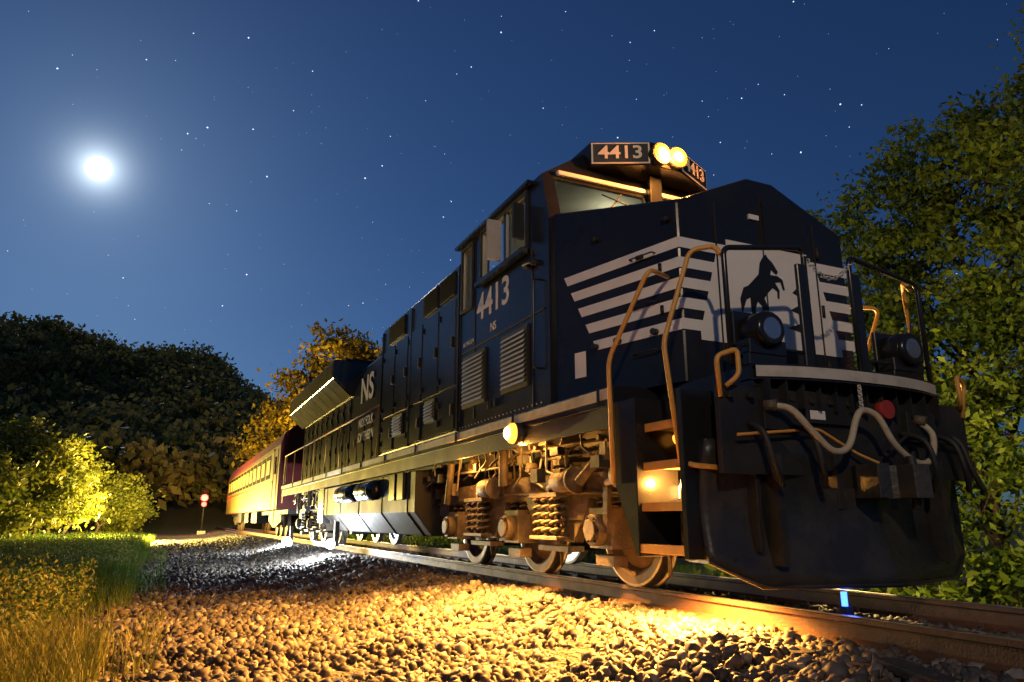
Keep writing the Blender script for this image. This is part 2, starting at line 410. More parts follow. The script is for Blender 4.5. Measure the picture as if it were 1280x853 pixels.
for k in range(3):
    z=2.74-.18*k
    bb.add([(XN+.014,.27-.05*k,z),(XN+.014,.34,z+.06),(XN+.014,.5,z+.05),(XN+.014,.5,z-.03),(XN+.014,.36,z-.03)],[(0,1,2,3,4)],'numb')
bb.done('horse_emblem',loco)

# cab shell
CB0=-9.2
def cabprism(xf,xft,xb,w,ze,wt,zt2,zr,zb):
    def xa(z): return xf if z<3.9 else xf+(xft-xf)*(z-3.9)/(1.05)
    prof2=[(-w,zb),(-w,3.9),(-w,ze),(-wt,zt2),(0,zr),(wt,zt2),(w,ze),(w,3.9),(w,zb)]
    fr=[(xa(z),y,z) for y,z in prof2]; bk=[(xb,y,z) for y,z in prof2]; n=9
    fs=[(0,1,7,8)[::-1],(1,2,3,4,5,6,7)[::-1],tuple(range(n,2*n))]+[(i,(i+1)%n,n+(i+1)%n,n+i) for i in range(n)]
    return fr+bk,fs
def boolobj(name,vs,fs,cutters,mats,parent):
    me=bpy.data.meshes.new(name); me.from_pydata(vs,[],fs)
    bm=bmesh.new(); bm.from_mesh(me); bmesh.ops.recalc_face_normals(bm,faces=bm.faces); bm.to_mesh(me); bm.free()
    for m in mats: me.materials.append(M[m])
    o=bpy.data.objects.new(name,me); COL.objects.link(o)
    cs=[]
    for cvs,cfs in cutters:
        cm=bpy.data.meshes.new('c'); cm.from_pydata(cvs,[],cfs)
        bm=bmesh.new(); bm.from_mesh(cm); bmesh.ops.recalc_face_normals(bm,faces=bm.faces); bm.to_mesh(cm); bm.free()
        for m in mats: cm.materials.append(M[m])
        for p in cm.polygons: p.material_index=len(mats)-1
        c=bpy.data.objects.new('c',cm); COL.objects.link(c); cs.append(c)
        md=o.modifiers.new('b','BOOLEAN'); md.operation='DIFFERENCE'; md.solver='EXACT'; md.object=c
    dg=bpy.context.evaluated_depsgraph_get(); dg.update()
    nm=bpy.data.meshes.new_from_object(o.evaluated_get(dg)); o.modifiers.clear(); o.data=nm
    for c in cs: bpy.data.objects.remove(c)
    o.parent=parent; return o
def boxvf(x0,x1,y0,y1,z0,z1):
    return ([(x0,y0,z0),(x1,y0,z0),(x1,y1,z0),(x0,y1,z0),(x0,y0,z1),(x1,y0,z1),(x1,y1,z1),(x0,y1,z1)],[(0,3,2,1),(4,5,6,7),(0,1,5,4),(1,2,6,5),(2,3,7,6),(3,0,4,7)])
cv,cf=cabprism(-6.495,-6.80,CB0,1.5,4.45,.86,4.90,4.95,1.779)
iv,if_=cabprism(-6.56,-6.87,CB0+.07,1.44,4.42,.84,4.84,4.89,2.2)
cuts=[(iv,if_),boxvf(-7.2,-6.2,-1.34,-.10,3.94,4.43),boxvf(-7.2,-6.2,.10,1.34,3.94,4.43)]
for s in (-1,1):
    ya,yb=(s*1.3,s*1.7) if s>0 else (s*1.7,s*1.3)
    cuts+= [boxvf(-7.62,-7.02,ya,yb,3.70,4.36),boxvf(-8.38,-7.70,ya,yb,3.70,4.36),boxvf(-9.08,-8.72,ya,yb,3.45,4.33)]
boolobj('cab_shell',cv,cf,cuts,['black','interior'],loco)
bb=B()
for y0,y1 in ((-1.34,-.10),(.10,1.34)):
    bb.add([(-6.53,y0,3.94),(-6.53,y1,3.94),(-6.67,y1,4.43),(-6.67,y0,4.43)],[(0,1,2,3)],'glass')
for s in (-1,1):
    for x0,x1,z0,z1 in ((-7.62,-7.02,3.7,4.36),(-8.38,-7.70,3.7,4.36),(-9.08,-8.72,3.45,4.33)):
        bb.add([(x0,s*1.465,z0),(x1,s*1.465,z0),(x1,s*1.465,z1),(x0,s*1.465,z1)],[(0,1,2,3)],'glass')
bb.done('cab_windows',loco)
bb=B()
for s in (-1,1):
    for x0,x1,z0,z1 in ((-8.38,-7.02,3.7,4.36),(-9.08,-8.72,3.45,4.33)):
        ys=sorted((s*1.502,s*1.53))
        bb.box(x0-.04,x1+.04,ys[0],ys[1],z0-.04,z0,'blackm'); bb.box(x0-.04,x1+.04,ys[0],ys[1],z1,z1+.04,'blackm')
        bb.box(x0-.04,x0,ys[0],ys[1],z0,z1,'blackm'); bb.box(x1,x1+.04,ys[0],ys[1],z0,z1,'blackm')
    ys=sorted((s*1.50,s*1.58)); bb.box(-9.25,-6.85,ys[0],ys[1],4.41,4.45,'black')
    ys=sorted((s*1.56,s*1.74)); bb.box(-7.68,-7.63,ys[0],ys[1],3.72,4.24,'grey')
    ys=sorted((s*1.56,s*1.70)); bb.box(-7.02,-6.98,ys[0],ys[1],3.76,4.2,'blackm')
    ys=sorted((s*1.52,s*1.60)); bb.box(-8.42,-6.98,ys[0],ys[1],3.60,3.66,'black')
    ys=sorted((s*1.501,s*1.509))
    for x in (-9.14,-8.62): bb.box(x-.008,x+.008,ys[0],ys[1],1.9,4.4,'blackm')
    bb.box(-8.2,-7.7,min(s*.5,s*1.0),max(s*.5,s*1.0),3.0,3.15,'blackm'); bb.box(-8.3,-8.18,min(s*.5,s*1.0),max(s*.5,s*1.0),3.15,4.1,'blackm')
bb.box(-7.0,-6.62,-1.3,1.3,3.4,3.88,'blackm')
bb.done('cab_trim',loco)
bb=B()
pl=[(-6.62,-.86),(-6.31,-.22),(-6.31,.22),(-6.62,.86),(-7.1,.86),(-7.1,-.86)]
bb.prism([(x,y,4.68) for x,y in pl],(0,0,.30),'black')
bb.box(-6.72,-6.62,-1.3,1.3,4.47,4.53,'white')
bb.box(-8.9,-7.3,-.5,.5,4.95,5.05,'black')
bb.box(-6.60,-6.53,-.09,.09,3.95,4.68,'black')
bb.done('headlight_housing',loco,bevel=0.015)
bb=B()
r=Vector((.31,.64,0)).normalized(); up=Vector((0,0,1))
for s in (-1,1):
    rr=Vector((r.x*(-s),r.y,0)) if s<0 else Vector((-r.x,r.y,0))
    nn=Vector((rr.y,-rr.x,0)); c=Vector((-6.465,s*.54,4.83))+nn*.004
    for (hw,hh,o,mt) in ((.345,.135,.0,'numw'),(.325,.118,.006,'numb')):
        bb.add([c+nn*o-rr*hw-up*hh,c+nn*o+rr*hw-up*hh,c+nn*o+rr*hw+up*hh,c+nn*o-rr*hw+up*hh],[(0,1,2,3)],mt)
    textmesh('number_board_text','4413',.23,frame(c+nn*.012,rr,up,nn),'numw',loco,.002,xs=1.15,bold=.004)
bb.done('number_boards',loco)
bb=B()
for y in (-.12,.12):
    bb.cyl((-6.32,y,4.81),(-6.22,y,4.81),.130,'blackm',24); bb.cyl((-6.235,y,4.81),(-6.212,y,4.81),.118,'head',28,r2=.112)
    bb.cyl((-6.214,y,4.81),(-6.205,y,4.81),.080,'headm',24); bb.cyl((-6.206,y,4.81),(-6.198,y,4.81),.045,'headc',20)
bb.done('headlights',loco)
bb=B()
for y in (-.9,.6):
    bb.tube([(-6.50,y,3.96),(-6.52,y+.25,4.15),(-6.58,y+.42,4.36)],.010,'blackm',6); bb.tube([(-6.53,y+.12,4.28),(-6.52,y+.62,4.18)],.008,'blackm',6)
bb.done('wipers',loco)
textmesh('cab_number','4413',.50,frame((-8.02,-1.504,3.33),(1,0,0),(0,0,1),(0,-1,0)),'white',loco,.002,xs=1.05,bold=.008)
textmesh('cab_initials','NS',.15,frame((-8.0,-1.504,2.98),(1,0,0),(0,0,1),(0,-1,0)),'white',loco,.002,bold=.003)
textmesh('cab_model_label','AC44C6M',.09,frame((-8.85,-1.504,2.95),(1,0,0),(0,0,1),(0,-1,0)),'white',loco,.002)

# auxiliary cab and hood
bb=B()
bb.prism([(CB0-.02,-1.5,1.782),(CB0-.02,-1.5,4.22),(CB0-.02,-1.25,4.38),(CB0-.02,1.25,4.38),(CB0-.02,1.5,4.22),(CB0-.02,1.5,1.782)],(-4.2,0,0),'black')
bb.prism([(-13.42,-1.0,1.782),(-13.42,-1.0,4.2),(-13.42,-.75,4.42),(-13.42,.75,4.42),(-13.42,1.0,4.2),(-13.42,1.0,1.782)],(-12.2,0,0),'black')
bb.prism([(-18.2,-1.02,3.7),(-18.2,-1.53,4.15),(-18.2,-1.53,4.62),(-18.2,1.53,4.62),(-18.2,1.53,4.15),(-18.2,1.02,3.7)],(-7.6,0,0),'black')
bb.box(-25.6,-18.3,-1.2,1.2,4.62,4.70,'blackm')
bb.box(-17.6,-16.0,-.5,.5,4.42,4.62,'blackm'); bb.box(-15.2,-14.6,-.3,.3,4.42,4.7,'blackm')
bb.done('long_hood',loco,bevel=0.03)
bb=B()
def louver(x0,x1,z0,z1,y,n,mat='slat',fr='blackm'):
    bb.box(x0-.04,x1+.04,y-.03,y,z0-.04,z1+.04,fr)
    for k in range(n):
        z=z0+(z1-z0)*(k+.15)/n; h=(z1-z0)/n*.62
        bb.add([(x0,y-.04,z+h),(x1,y-.04,z+h),(x1,y-.062,z),(x0,y-.062,z)],[(0,1,2,3)],mat)
        bb.add([(x0,y-.062,z),(x1,y-.062,z),(x1,y-.035,z-.005),(x0,y-.035,z-.005)],[(0,1,2,3)],'blackm')
louver(-7.66,-7.02,2.10,2.72,-1.5,11); louver(-8.95,-8.25,2.10,2.72,-1.5,11)
louver(-10.6,-10.2,2.10,2.36,-1.5,5); louver(-12.4,-11.9,2.08,2.36,-1.5,5)
def panel(x0,x1,z0,z1,y,mat='black',t=.02,latch=True):
    bb.box(x0,x1,y-t,y,z0,z1,mat)
    if latch:
        bb.box(x1-.09,x1-.05,y-t-.03,y-t,(z0+z1)/2-.08,(z0+z1)/2+.08,'blackm')
        for z in (z0+.15,z1-.15): bb.cyl((x0+.02,y-t-.01,z-.05),(x0+.02,y-t-.01,z+.05),.014,'blackm',6)
xs=[-9.30,-10.05,-10.85,-11.65,-12.45,-13.3]
for i in range(5):
    panel(xs[i+1]+.04,xs[i]-.04,2.46,3.72,-1.5)
    if i not in (1,3): panel(xs[i+1]+.04,xs[i]-.04,1.84,2.40,-1.5)
for x0,x1 in ((-10.0,-9.4),(-10.8,-10.15),(-12.9,-11.9)):
    bb.box(x0,x1,-1.53,-1.5,3.80,4.16,'numb')
    for k in range(9): bb.box(x0,x1,-1.545,-1.53,3.82+.037*k,3.83+.037*k,'matte')
x=-13.6
while x>-25.2:
    panel(x-.72,x-.05,1.9,3.0,-1.0)
    if not (-18.0<x<-15.0): panel(x-.72,x-.05,3.06,4.1 if x>-18 else 3.65,-1.0)
    x-=.78
for k in range(9): 
    x1=-18.25-.84*k; bb.add([(x1,-1.06,3.70),(x1-.80,-1.06,3.70),(x1-.80,-1.52,4.11),(x1,-1.52,4.11)],[(0,1,2,3)],'matte')
for k in range(8): bb.box(-25.7,-18.3,-1.545,-1.53,4.2+.05*k,4.22+.05*k,'matte')
bb.box(-9.15,-6.6,-1.512,-1.5,2.83,2.85,'blackm'); bb.box(-6.9,-6.88,-1.512,-1.5,1.8,3.6,'blackm')
for x in (-7.9,-8.1): bb.cyl((x,-1.52,1.95),(x,-1.52,2.05),.014,'blackm',6)
for x in (-9.2,-11.5,-13.36): bb.box(x-.02,x+.02,-1.53,-1.5,1.8,4.15,'black')
bb.bent([(-6.72,-1.5,2.2),(-6.72,-1.58,2.2),(-6.72,-1.58,3.2),(-6.72,-1.5,3.2)],.013,'black',.03)
bb.tube([(-7.0,-1.5,3.45),(-7.0,-1.56,3.45),(-6.8,-1.56,3.43),(-6.8,-1.5,3.43)],.02,'blackm')
for x in (-6.95,-6.78): bb.cyl((x,-1.5,3.42),(x,-1.57,3.42),.035,'blackm',10)
for k in range(60): 
    x=-6.7-.11*k; bb.box(x-.008,x+.008,-1.508,-1.5,1.82,1.836,'grey')
bb.done('hood_doors_and_louvers',loco,bevel=0.004,seg=1)
textmesh('hood_logo','NS',.85,frame((-16.6,-1.026,3.62),(1,0,0),(0,0,1),(0,-1,0)),'white',loco,.002,xs=1.2,bold=.02)
textmesh('hood_name_top','NORFOLK',.30,frame((-16.6,-1.026,2.86),(1,0,0),(0,0,1),(0,-1,0)),'white',loco,.002,bold=.005)
textmesh('hood_name_bottom','SOUTHERN',.30,frame((-16.6,-1.026,2.52),(1,0,0),(0,0,1),(0,-1,0)),'white',loco,.002,bold=.005)

# walkway handrails
bb=B()
for s in (-1,1):
    y=1.49*s; x=-13.6
    while x>-25.9:
        bb.cyl((x,y,1.6),(x,y,2.78),.016,'yellow',8); x-=1.75
    bb.bent([(-13.5,y,2.78),(-26.2,y,2.78),(-26.35,y,1.2)],.018,'yellow')
    bb.bent([(-5.28,s*1.55,.92),(-5.30,s*1.55,2.0),(-4.82,s*1.42,2.72),(-4.98,s*1.10,2.74)],.021,'yellow',.10)
    bb.bent([(-4.46,s*1.47,1.05),(-4.56,s*1.50,2.0),(-4.44,s*1.28,2.78),(-4.32,s*1.12,2.80),(-4.25,s*1.12,2.70)],.021,'yellow',.08)
    bb.bent([(-4.46,s*1.47,1.07),(-4.35,s*1.47,1.02),(-4.25,s*1.3,1.0)],.021,'yellow',.05)
    bb.bent([(-4.1,s*1.36,1.50),(-4.07,s*1.40,1.80),(-4.02,s*1.24,1.86),(-4.02,s*1.24,1.66),(-4.08,s*1.32,1.58)],.020,'yellow',.05)
bb.done('handrails',loco)

# front gates, ditch lights, anticlimber
bb=B()
XG=-4.2
for s in (-1,1):
    ya,yb=s*1.14,s*.27
    bb.bent([(XG,ya,1.78),(XG,ya,2.74),(XG,yb,2.88),(XG,yb,1.78)],.024,'black',.07)
    bb.bent([(XG,ya,1.95),(XG,yb,1.95)],.015,'black'); 
    bb.box(XG-.02,XG+.02,min(yb,yb+s*.10),max(yb,yb+s*.10),1.78,2.72,'black')
    bb.box(XG-.03,XG+.05,min(s*.62,s*1.0),max(s*.62,s*1.0),1.79,1.90,'black')
    bb.cyl((XG-.12,s*.81,2.08),(XG+.08,s*.81,2.08),.150,'black',28)
    bb.cyl((XG+.08,s*.81,2.08),(XG+.12,s*.81,2.08),.155,'black',28,r2=.125)
    bb.cyl((XG+.105,s*.81,2.08),(XG+.123,s*.81,2.08),.105,'ditch',28,r2=.09)
    bb.box(XG-.14,XG+.06,s*.81-.19,s*.81+.19,1.88,2.0,'black')
    bb.box(XG-.14,XG-.10,s*.81-.19,s*.81+.19,1.88,2.26,'black')
bb.done('platform_gates_and_ditch_lights',loco,bevel=0.006,seg=1)
bb=B()
for k in range(15):
    t=k/14; y=-.27+.54*t; z=2.80-.16*math.sin(math.pi*t)
    bb.lathe((XG+.01,y,z),[(.022,-.006),(.014,-.006),(.014,.006),(.022,.006),(.022,-.006)],'grey',8,'Y' if k%2 else 'Z')
for k in range(10):
    bb.lathe((XF+.18,-.12,1.64-.022*k),[(.018,-.005),(.010,-.005),(.010,.005),(.018,.005),(.018,-.005)],'grey',8,'Y' if k%2 else 'X')
bb.done('safety_chains',loco)
bb=B()
WA=1.02
pts=[]; nseg=14
for k in range(nseg+1):
    y=-WA+2*WA*k/nseg; pts.append((XF+.16*(1-(abs(y)/WA)**2.5)+.02,y))
poly=[(XF-.15,-WA)]+pts+[(XF-.15,WA)]
bb.prism([(x,y,1.66) for x,y in poly],(0,0,.012),'black')
bb.prism([(x,y,1.765) for x,y in poly],(0,0,.015),'black')
for i in range(nseg):
    (xa,ya),(xb,yb)=pts[i],pts[i+1]
    bb.add([(xa+.004,ya,1.68),(xb+.004,yb,1.68),(xb+.004,yb,1.765),(xa+.004,ya,1.765)],[(0,1,2,3)],'sill')
for k in range(12):
    y=-.95+k*1.9/11; bb.box(XF-.1,XF+.08,y-.008,y+.008,1.45,1.66,'blackm')
bb.done('anticlimber',loco)
bb=B()
bb.box(XF-.05,XF,-1.38,1.38,.95,1.60,'blackm')
bb.box(XF-.9,XF-.05,-1.04,-1.0,.4,1.6,'blackm'); bb.box(XF-.9,XF-.05,1.0,1.04,.4,1.6,'blackm')
bb.box(XF,XF+.05,-1.0,-.65,1.28,1.5,'blackm'); bb.box(XF,XF+.06,.55,.9,1.25,1.5,'blackm')
bb.box(XF,XF+.035,-.55,.0,1.35,1.6,'blackm')
bb.box(XF+.036,XF+.040,-.52,-.36,1.38,1.45,'white')
bb.cyl((XF+.02,.30,1.50),(XF+.09,.30,1.50),.078,'red',20)
for k in range(7):
    y=-1.3+.2*k; bb.cyl((XF,y,1.52),(XF+.06,y,1.52),.025,'blackm',8)
bb.done('end_plate',loco,bevel=0.01,seg=1)
bb=B()
bb.box(-4.4,-3.92,-.12,.12,.80,1.02,'blackm')
bb.box(XF-.02,XF+.05,-.32,.32,.70,1.12,'blackm')
kp=[(-3.95,-.14),(-3.82,-.24),(-3.62,-.25),(-3.58,-.17),(-3.70,-.10),(-3.76,.0),(-3.70,.06),(-3.56,.06),(-3.50,.16),(-3.60,.25),(-3.80,.22),(-3.95,.14)]
bb.prism([(x-.12,y,.78) for x,y in kp],(0,0,.25),'plow')
bb.cyl((-3.77,.17,.70),(-3.77,.17,1.10),.035,'blackm',10)
bb.bent([(-4.02,-1.3,1.22),(-4.02,-.5,1.30),(-3.98,-.15,1.12),(-3.92,0,1.05)],.012,'yellow',.05)
bb.bent([(-4.02,1.3,1.22),(-4.02,.5,1.30),(-3.98,.15,1.12)],.014,'blackm',.05)
bb.done('coupler',loco,bevel=0.015)
bb=B()
bb.tube([(-4.05,-.98,1.45),(-3.93,-.86,1.42),(-3.88,-.72,1.26),(-3.86,-.55,1.12),(-3.86,-.38,1.16),(-3.88,-.24,1.38),(-3.90,-.13,1.45),(-3.88,-.0,1.40),(-3.86,.12,1.20),(-3.86,.30,1.08),(-3.88,.48,1.06),(-3.92,.64,1.14),(-3.96,.72,1.32),(-4.05,.66,1.44)],.026,'hose',10)
for y,dx in ((-1.12,.0),(-.7,.05),(.95,.02),(1.15,-.05),(.5,.08)):
    bb.tube([(-4.08,y,1.32),(-3.97+dx,y+.02,1.24),(-3.93+dx,y+.06,1.02),(-3.97,y+.16,.86)],.024,'blackm',8)
bb.cyl((-4.06,-.98,1.45),(-3.98,-.93,1.45),.045,'truck',10); bb.cyl((-4.06,.66,1.44),(-3.98,.70,1.42),.045,'truck',10)
bb.done('brake_hoses',loco)
def plowpt(y,t):
    a=abs(y)
    ztop=1.20 if a>.62 else .86+.34*sstep(.36,.62,a)
    zbot=.14+ .20*max(0,(a-1.05)/.4)
    z=zbot+(ztop-zbot)*t
    X=-3.90-.27*a-.11*math.sin(math.pi*min(1,(z-.14)/1.06)) + .03*(1-t)
    return (X,y,float(z))
PW=1.40
bb=B(); ys=np.linspace(-PW,PW,41); ts=np.linspace(0,1,9); vs=[];fs=[]
for y in ys:
    for t in ts: vs.append(plowpt(float(y),float(t)))
for i in range(40):
    for j in range(8): a=i*9+j; fs.append((a,a+9,a+10,a+1))
bb.add(vs,fs,'plow',True)
for s in (-1,1):
    e=[plowpt(s*PW,float(t)) for t in ts]
    bb.add([Vector(p) for p in e]+[Vector((p[0]-.35,p[1]*.93,p[2])) for p in e],[(i,i+1,10+i,9+i) for i in range(8)],'plow')
po=bb.done('snow_plow',loco); 
md=po.modifiers.new('s','SOLIDIFY'); md.thickness=0.018; md.offset=-1
bb=B()
for s in (-1,1):
    bb.box(-4.33,-4.05,s*.9-.03,s*.9+.03,.3,1.1,'plow'); 
    top=[plowpt(s*y,1.0) for y in (.62,.8,1.0,1.2,PW)]
    bb.tube([(p[0],p[1],p[2]) for p in top],.014,'plow',8)
    for y in (.5,.98,1.2):
        for t in (.12,.5,.85):
            p=plowpt(s*y,t); bb.cyl(p,(p[0]+.02,p[1],p[2]),.018,'plow',8)
bt=[plowpt(float(y),0) for y in np.linspace(-PW,PW,15)]
bb.tube([(p[0]+.008,p[1],p[2]+.02) for p in bt],.014,'plow',8)
bb.done('plow_bracing',loco)
bb=B()
for s in (-1,1):
    for k,z in enumerate((.42,.74,1.06,1.38)):
        ys=sorted((s*(1.50-.03*k),s*1.04)); bb.box(-4.98,-4.42,ys[0],ys[1],z-.03,z,'grey' if k<2 else 'truck')
        bb.box(-4.98,-4.42,min(s*(1.50-.03*k),s*(1.515-.03*k)),max(s*(1.50-.03*k),s*(1.515-.03*k)),z-.05,z+.02,'yellow')
    ys=sorted((s*1.52,s*1.10))
    bb.prism([(-5.32,ys[0],.95),(-5.02,ys[0],.34),(-4.98,ys[0],.34),(-4.98,ys[0],1.62),(-5.32,ys[0],1.62)],(0,ys[1]-ys[0],0),'black')
    bb.box(-4.42,-4.36,ys[0],ys[1],.34,1.6,'black')
    bb.box(-5.0,-4.36,min(s*1.05,s*1.02),max(s*1.05,s*1.02),.34,1.6,'truck')
bb.done('side_steps',loco,bevel=0.006,seg=1)
bb=B()
bb.prism([(-11.2,-1.45,1.4),(-11.2,-1.45,.75),(-11.2,-1.15,.38),(-11.2,1.15,.38),(-11.2,1.45,.75),(-11.2,1.45,1.4)],(-7.6,0,0),'blackm')
for x in (-11.6,-13.2,-15,-16.8,-18.4): bb.prism([(x,-1.46,1.4),(x,-1.46,.74),(x,-1.16,.37),(x,-1.0,.37),(x,-1.3,1.4)],(-.06,0,0),'blackm')
bb.done('fuel_tank',loco,bevel=0.02)
bb=B()
for x0,x1 in ((-14.9,-13.5),(-16.9,-15.3)):
    bb.cyl((x0,-1.42,1.18),(x1,-1.42,1.18),.19,'black',24)
    bb.lathe((x1,-1.42,1.18),[(.19,0),(.17,.04),(.1,.075),(.01,.085)],'black',24,'X')
    for q in (.25,.75): bb.cyl((x0+(x1-x0)*q-.02,-1.42,1.18),(x0+(x1-x0)*q+.02,-1.42,1.18),.197,'blackm',24)
for x in (-11.9,-12.4): bb.box(x-.2,x+.15,-1.5,-1.3,.95,1.4,'black')
bb.box(-19.6,-18.95,-1.45,-.9,.55,1.5,'black'); bb.box(-20.0,-19.65,-1.4,-1,.8,1.4,'blackm')
bb.done('air_reservoirs',loco,bevel=0.01,seg=1)
def wheel(bb,x,y,s):
    R=.533
    bb.lathe((x,y,R),[(.0,s*.06),(.10,s*.06),(.12,s*.03),(.36,s*-.01),(.43,s*.06),(.505,s*.065)],'wheel',40)
    bb.lathe((x,y,R),[(.505,s*.065),(R-.005,s*.06),(R+.0,-s*.06),(R+.026,-s*.068),(R+.026,-s*.085),(R-.01,-s*.09),(.43,-s*.09),(.36,-s*.03),(.0,-s*.03)],'tread',40)
def truck(name,axs):
    bb=B(); bc=B()
    xc=axs[1]; 
    for x in axs:
        for s in (-1,1): wheel(bc,x,s*.775,s)
        bc.cyl((x,-1.0,.533),(x,1.0,.533),.09,'wheel',16)
        bc.cyl((x,-.5,.533),(x,.5,.533),.28,'blackm',20)
    bc.done(name+'_wheels',loco)
    xf=axs[0]+.75; xr=axs[2]-.75
    for s in (-1,1):
        y0=s*.98; w=s*.16
        top=[(xf,.80),(xf-.1,1.0),(axs[0]+.2,1.08),(axs[1]+.2,1.12),(axs[1]-.2,1.12),(axs[2]-.2,1.08),(xr+.1,1.0),(xr,.80)]
        bot=[(xr,.70)]
        for x in axs[::-1]:
            bot+=[(x-.42,.62),(x-.30,.84),(x+.30,.84),(x+.42,.62)]
        bot.append((xf,.70))
        bb.prism([(x,y0,z) for x,z in top+bot],(0,w,0),'truck')
        for i in (0,1):
            m=(axs[i]+axs[i+1])/2
            bb.prism([(m-.55,y0+s*.02,.64),(m-.36,y0+s*.02,.40),(m+.36,y0+s*.02,.40),(m+.55,y0+s*.02,.64)],(0,s*.12,0),'truck')
            bb.box(m-.34,m+.34,min(y0,y0+s*.2),max(y0,y0+s*.2),.30,.36,'truck')
            for q in (-.2,.0,.2): bb.coil((m+q,s*1.22,.46),.07,.40,5,.018,'truck')
            bb.box(m-.32,m+.32,min(s*1.14,s*1.30),max(s*1.14,s*1.30),.42,.46,'truck'); bb.box(m-.32,m+.32,min(s*1.14,s*1.30),max(s*1.14,s*1.30),.86,.91,'truck')
            for q in (-.2,.0,.2): bb.cyl((m+q,s*1.22,.46),(m+q,s*1.22,.86),.035,'blackm',8)
        for x in axs:
            bb.box(x-.20,x+.20,min(s*.92,s*1.20),max(s*.92,s*1.20),.36,.74,'truck')
            bb.cyl((x,s*1.20,.533),(x,s*1.30,.533),.145,'truck',24); bb.cyl((x,s*1.30,.533),(x,s*1.33,.533),.10,'truck',24)
            for k in range(6):
                t=k*math.pi/3; bb.cyl((x+.12*math.cos(t),s*1.295,.533+.12*math.sin(t)),(x+.12*math.cos(t),s*1.318,.533+.12*math.sin(t)),.014,'blackm',6)
            for q in (-.13,.13): bb.coil((x+q,s*1.08,.75),.05,.10,2,.016,'truck')
            bb.tube([(x+.62,s*.95,1.35),(x+.63,s*.97,.9),(x+.60,s*.86,.4),(x+.50,s*.78,.12)],.02,'truck',8)
            bb.prism([(x-.56,s*.72,.40),(x-.62,s*.72,.40),(x-.64,s*.72,.75),(x-.57,s*.72,.75)],(0,s*.13,0),'blackm')
            bb.box(x-.16,x+.16,min(s*1.0,s*1.16),max(s*1.0,s*1.16),.20,.30,'truck')
        for m in (axs[0]-.55,axs[1]-.55,axs[0]+.62):
            bb.cyl((m-.2,s*1.24,1.02),(m+.16,s*1.24,1.02),.12,'truck',20); bb.cyl((m+.16,s*1.24,1.02),(m+.2,s*1.24,1.02),.14,'truck',20)
            bb.cyl((m-.2,s*1.24,1.02),(m-.42,s*1.24,.96),.03,'grey',10)
            bb.prism([(m-.46,s*1.2,1.1),(m-.38,s*1.2,1.1),(m-.42,s*1.2,.5),(m-.50,s*1.2,.5)],(0,s*.05,0),'truck')
            bb.tube([(m,s*1.24,1.14),(m+.05,s*1.26,1.3),(m+.3,s*1.2,1.42)],.018,'blackm')
        bb.cyl((axs[0]+.2,s*1.10,1.42),(axs[0]-.15,s*1.34,.98),.05,'truck',12)
        bb.cyl((axs[2]+.3,s*1.34,1.42),(axs[2]+.05,s*1.30,.85),.05,'truck',12)
        bb.cyl((axs[1],s*1.30,1.02),(axs[1],s*1.30,1.46),.06,'truck',12)
        bb.tube([(xf,s*1.15,.86),(xc,s*1.20,.92),(xr,s*1.15,.86)],.016,'truck',6)
        bb.bent([(xf,s*1.25,1.38),(xc+.3,s*1.28,1.38),(xc,s*1.28,1.26),(xr,s*1.28,1.26)],.02,'truck')
        bb.bent([(xf+.1,s*1.35,1.52),(xr,s*1.35,1.52)],.025,'truck')
        bb.bent([(xf,s*1.18,1.28),(xc+.9,s*1.18,1.28),(xc+.9,s*1.1,1.5)],.018,'truck')
        rr=random.Random(3+int(s))
        for k in range(66):
            x=rr.uniform(xr,xf); z=rr.uniform(1.0,1.5); yy=s*rr.uniform(1.05,1.36)
            w=rr.uniform(.03,.10); h=rr.uniform(.03,.09)
            if k%3==0: bb.box(x-w,x+w,yy-.05,yy+.05,z-h,z+h,'truck' if k%2 else 'blackm')
            elif k%3==1: bb.cyl((x,yy-.05,z),(x,yy+.05,z),w*.6,'truck',12)
            else: bb.bent([(x,yy,1.56),(x+rr.uniform(-.1,.1),yy,z),(x+rr.uniform(-.4,.4),yy,z-.1)],.013,'truck' if k%2 else 'grey',.04)
    bb.box(axs[0]+.0,axs[0]+.35,-.95,.95,.75,.95,'truck'); bb.box(axs[2]-.5,axs[2]-.2,-.95,.95,.75,.95,'truck')
    bb.done(name+'_frame',loco,bevel=0.008,seg=1)
truck('front_truck',(-6.09,-8.12,-10.15)); truck('rear_truck',(-19.9,-21.9,-23.9))
def point(name,loc,col,w,r,parent=None,spot=None,rot=None,blend=.6):
    l=bpy.data.lights.new(name,'SPOT' if spot else 'POINT'); l.color=col; l.energy=w; l.shadow_soft_size=r
    if spot: l.spot_size=spot; l.spot_blend=blend
    o=bpy.data.objects.new(name,l); o.location=loc; COL.objects.link(o)
    if rot is not None: o.rotation_euler=Vector(rot).to_track_quat('-Z','Y').to_euler()
    if parent: o.parent=parent
    return o
bb=B()
bb.cyl((-7.2,-1.46,1.55),(-7.2,-1.60,1.55),.12,'blackm',16); bb.lathe((-7.2,-1.60,1.55),[(.115,0),(.11,-.03),(.075,-.068)],'amber',20)
bb.lathe((-7.2,-1.60,1.55),[(.076,-.067),(.05,-.095),(.002,-.11)],'amberc',20)
bb.cyl((-4.9,-1.10,1.30),(-4.9,-1.16,1.27),.05,'amber',14)
bb.box(-5.02,-4.84,-1.09,-1.06,.80,.90,'amberc')
bb.cyl((-5.6,-.88,1.05),(-5.6,-.94,1.02),.06,'amberc',14)
bb.done('step_lamps',loco)
AMB=(1.0,.42,.07)
point('step_light',(-7.2,-1.50,1.44),AMB,190,.05,loco)
point('step_spot',(-7.2,-1.74,1.50),AMB,3800,.04,loco,spot=math.radians(146),rot=(.12,-.66,-1),blend=.6)
point('stair_light',(-4.86,-1.3,.92),AMB,60,.03,loco)
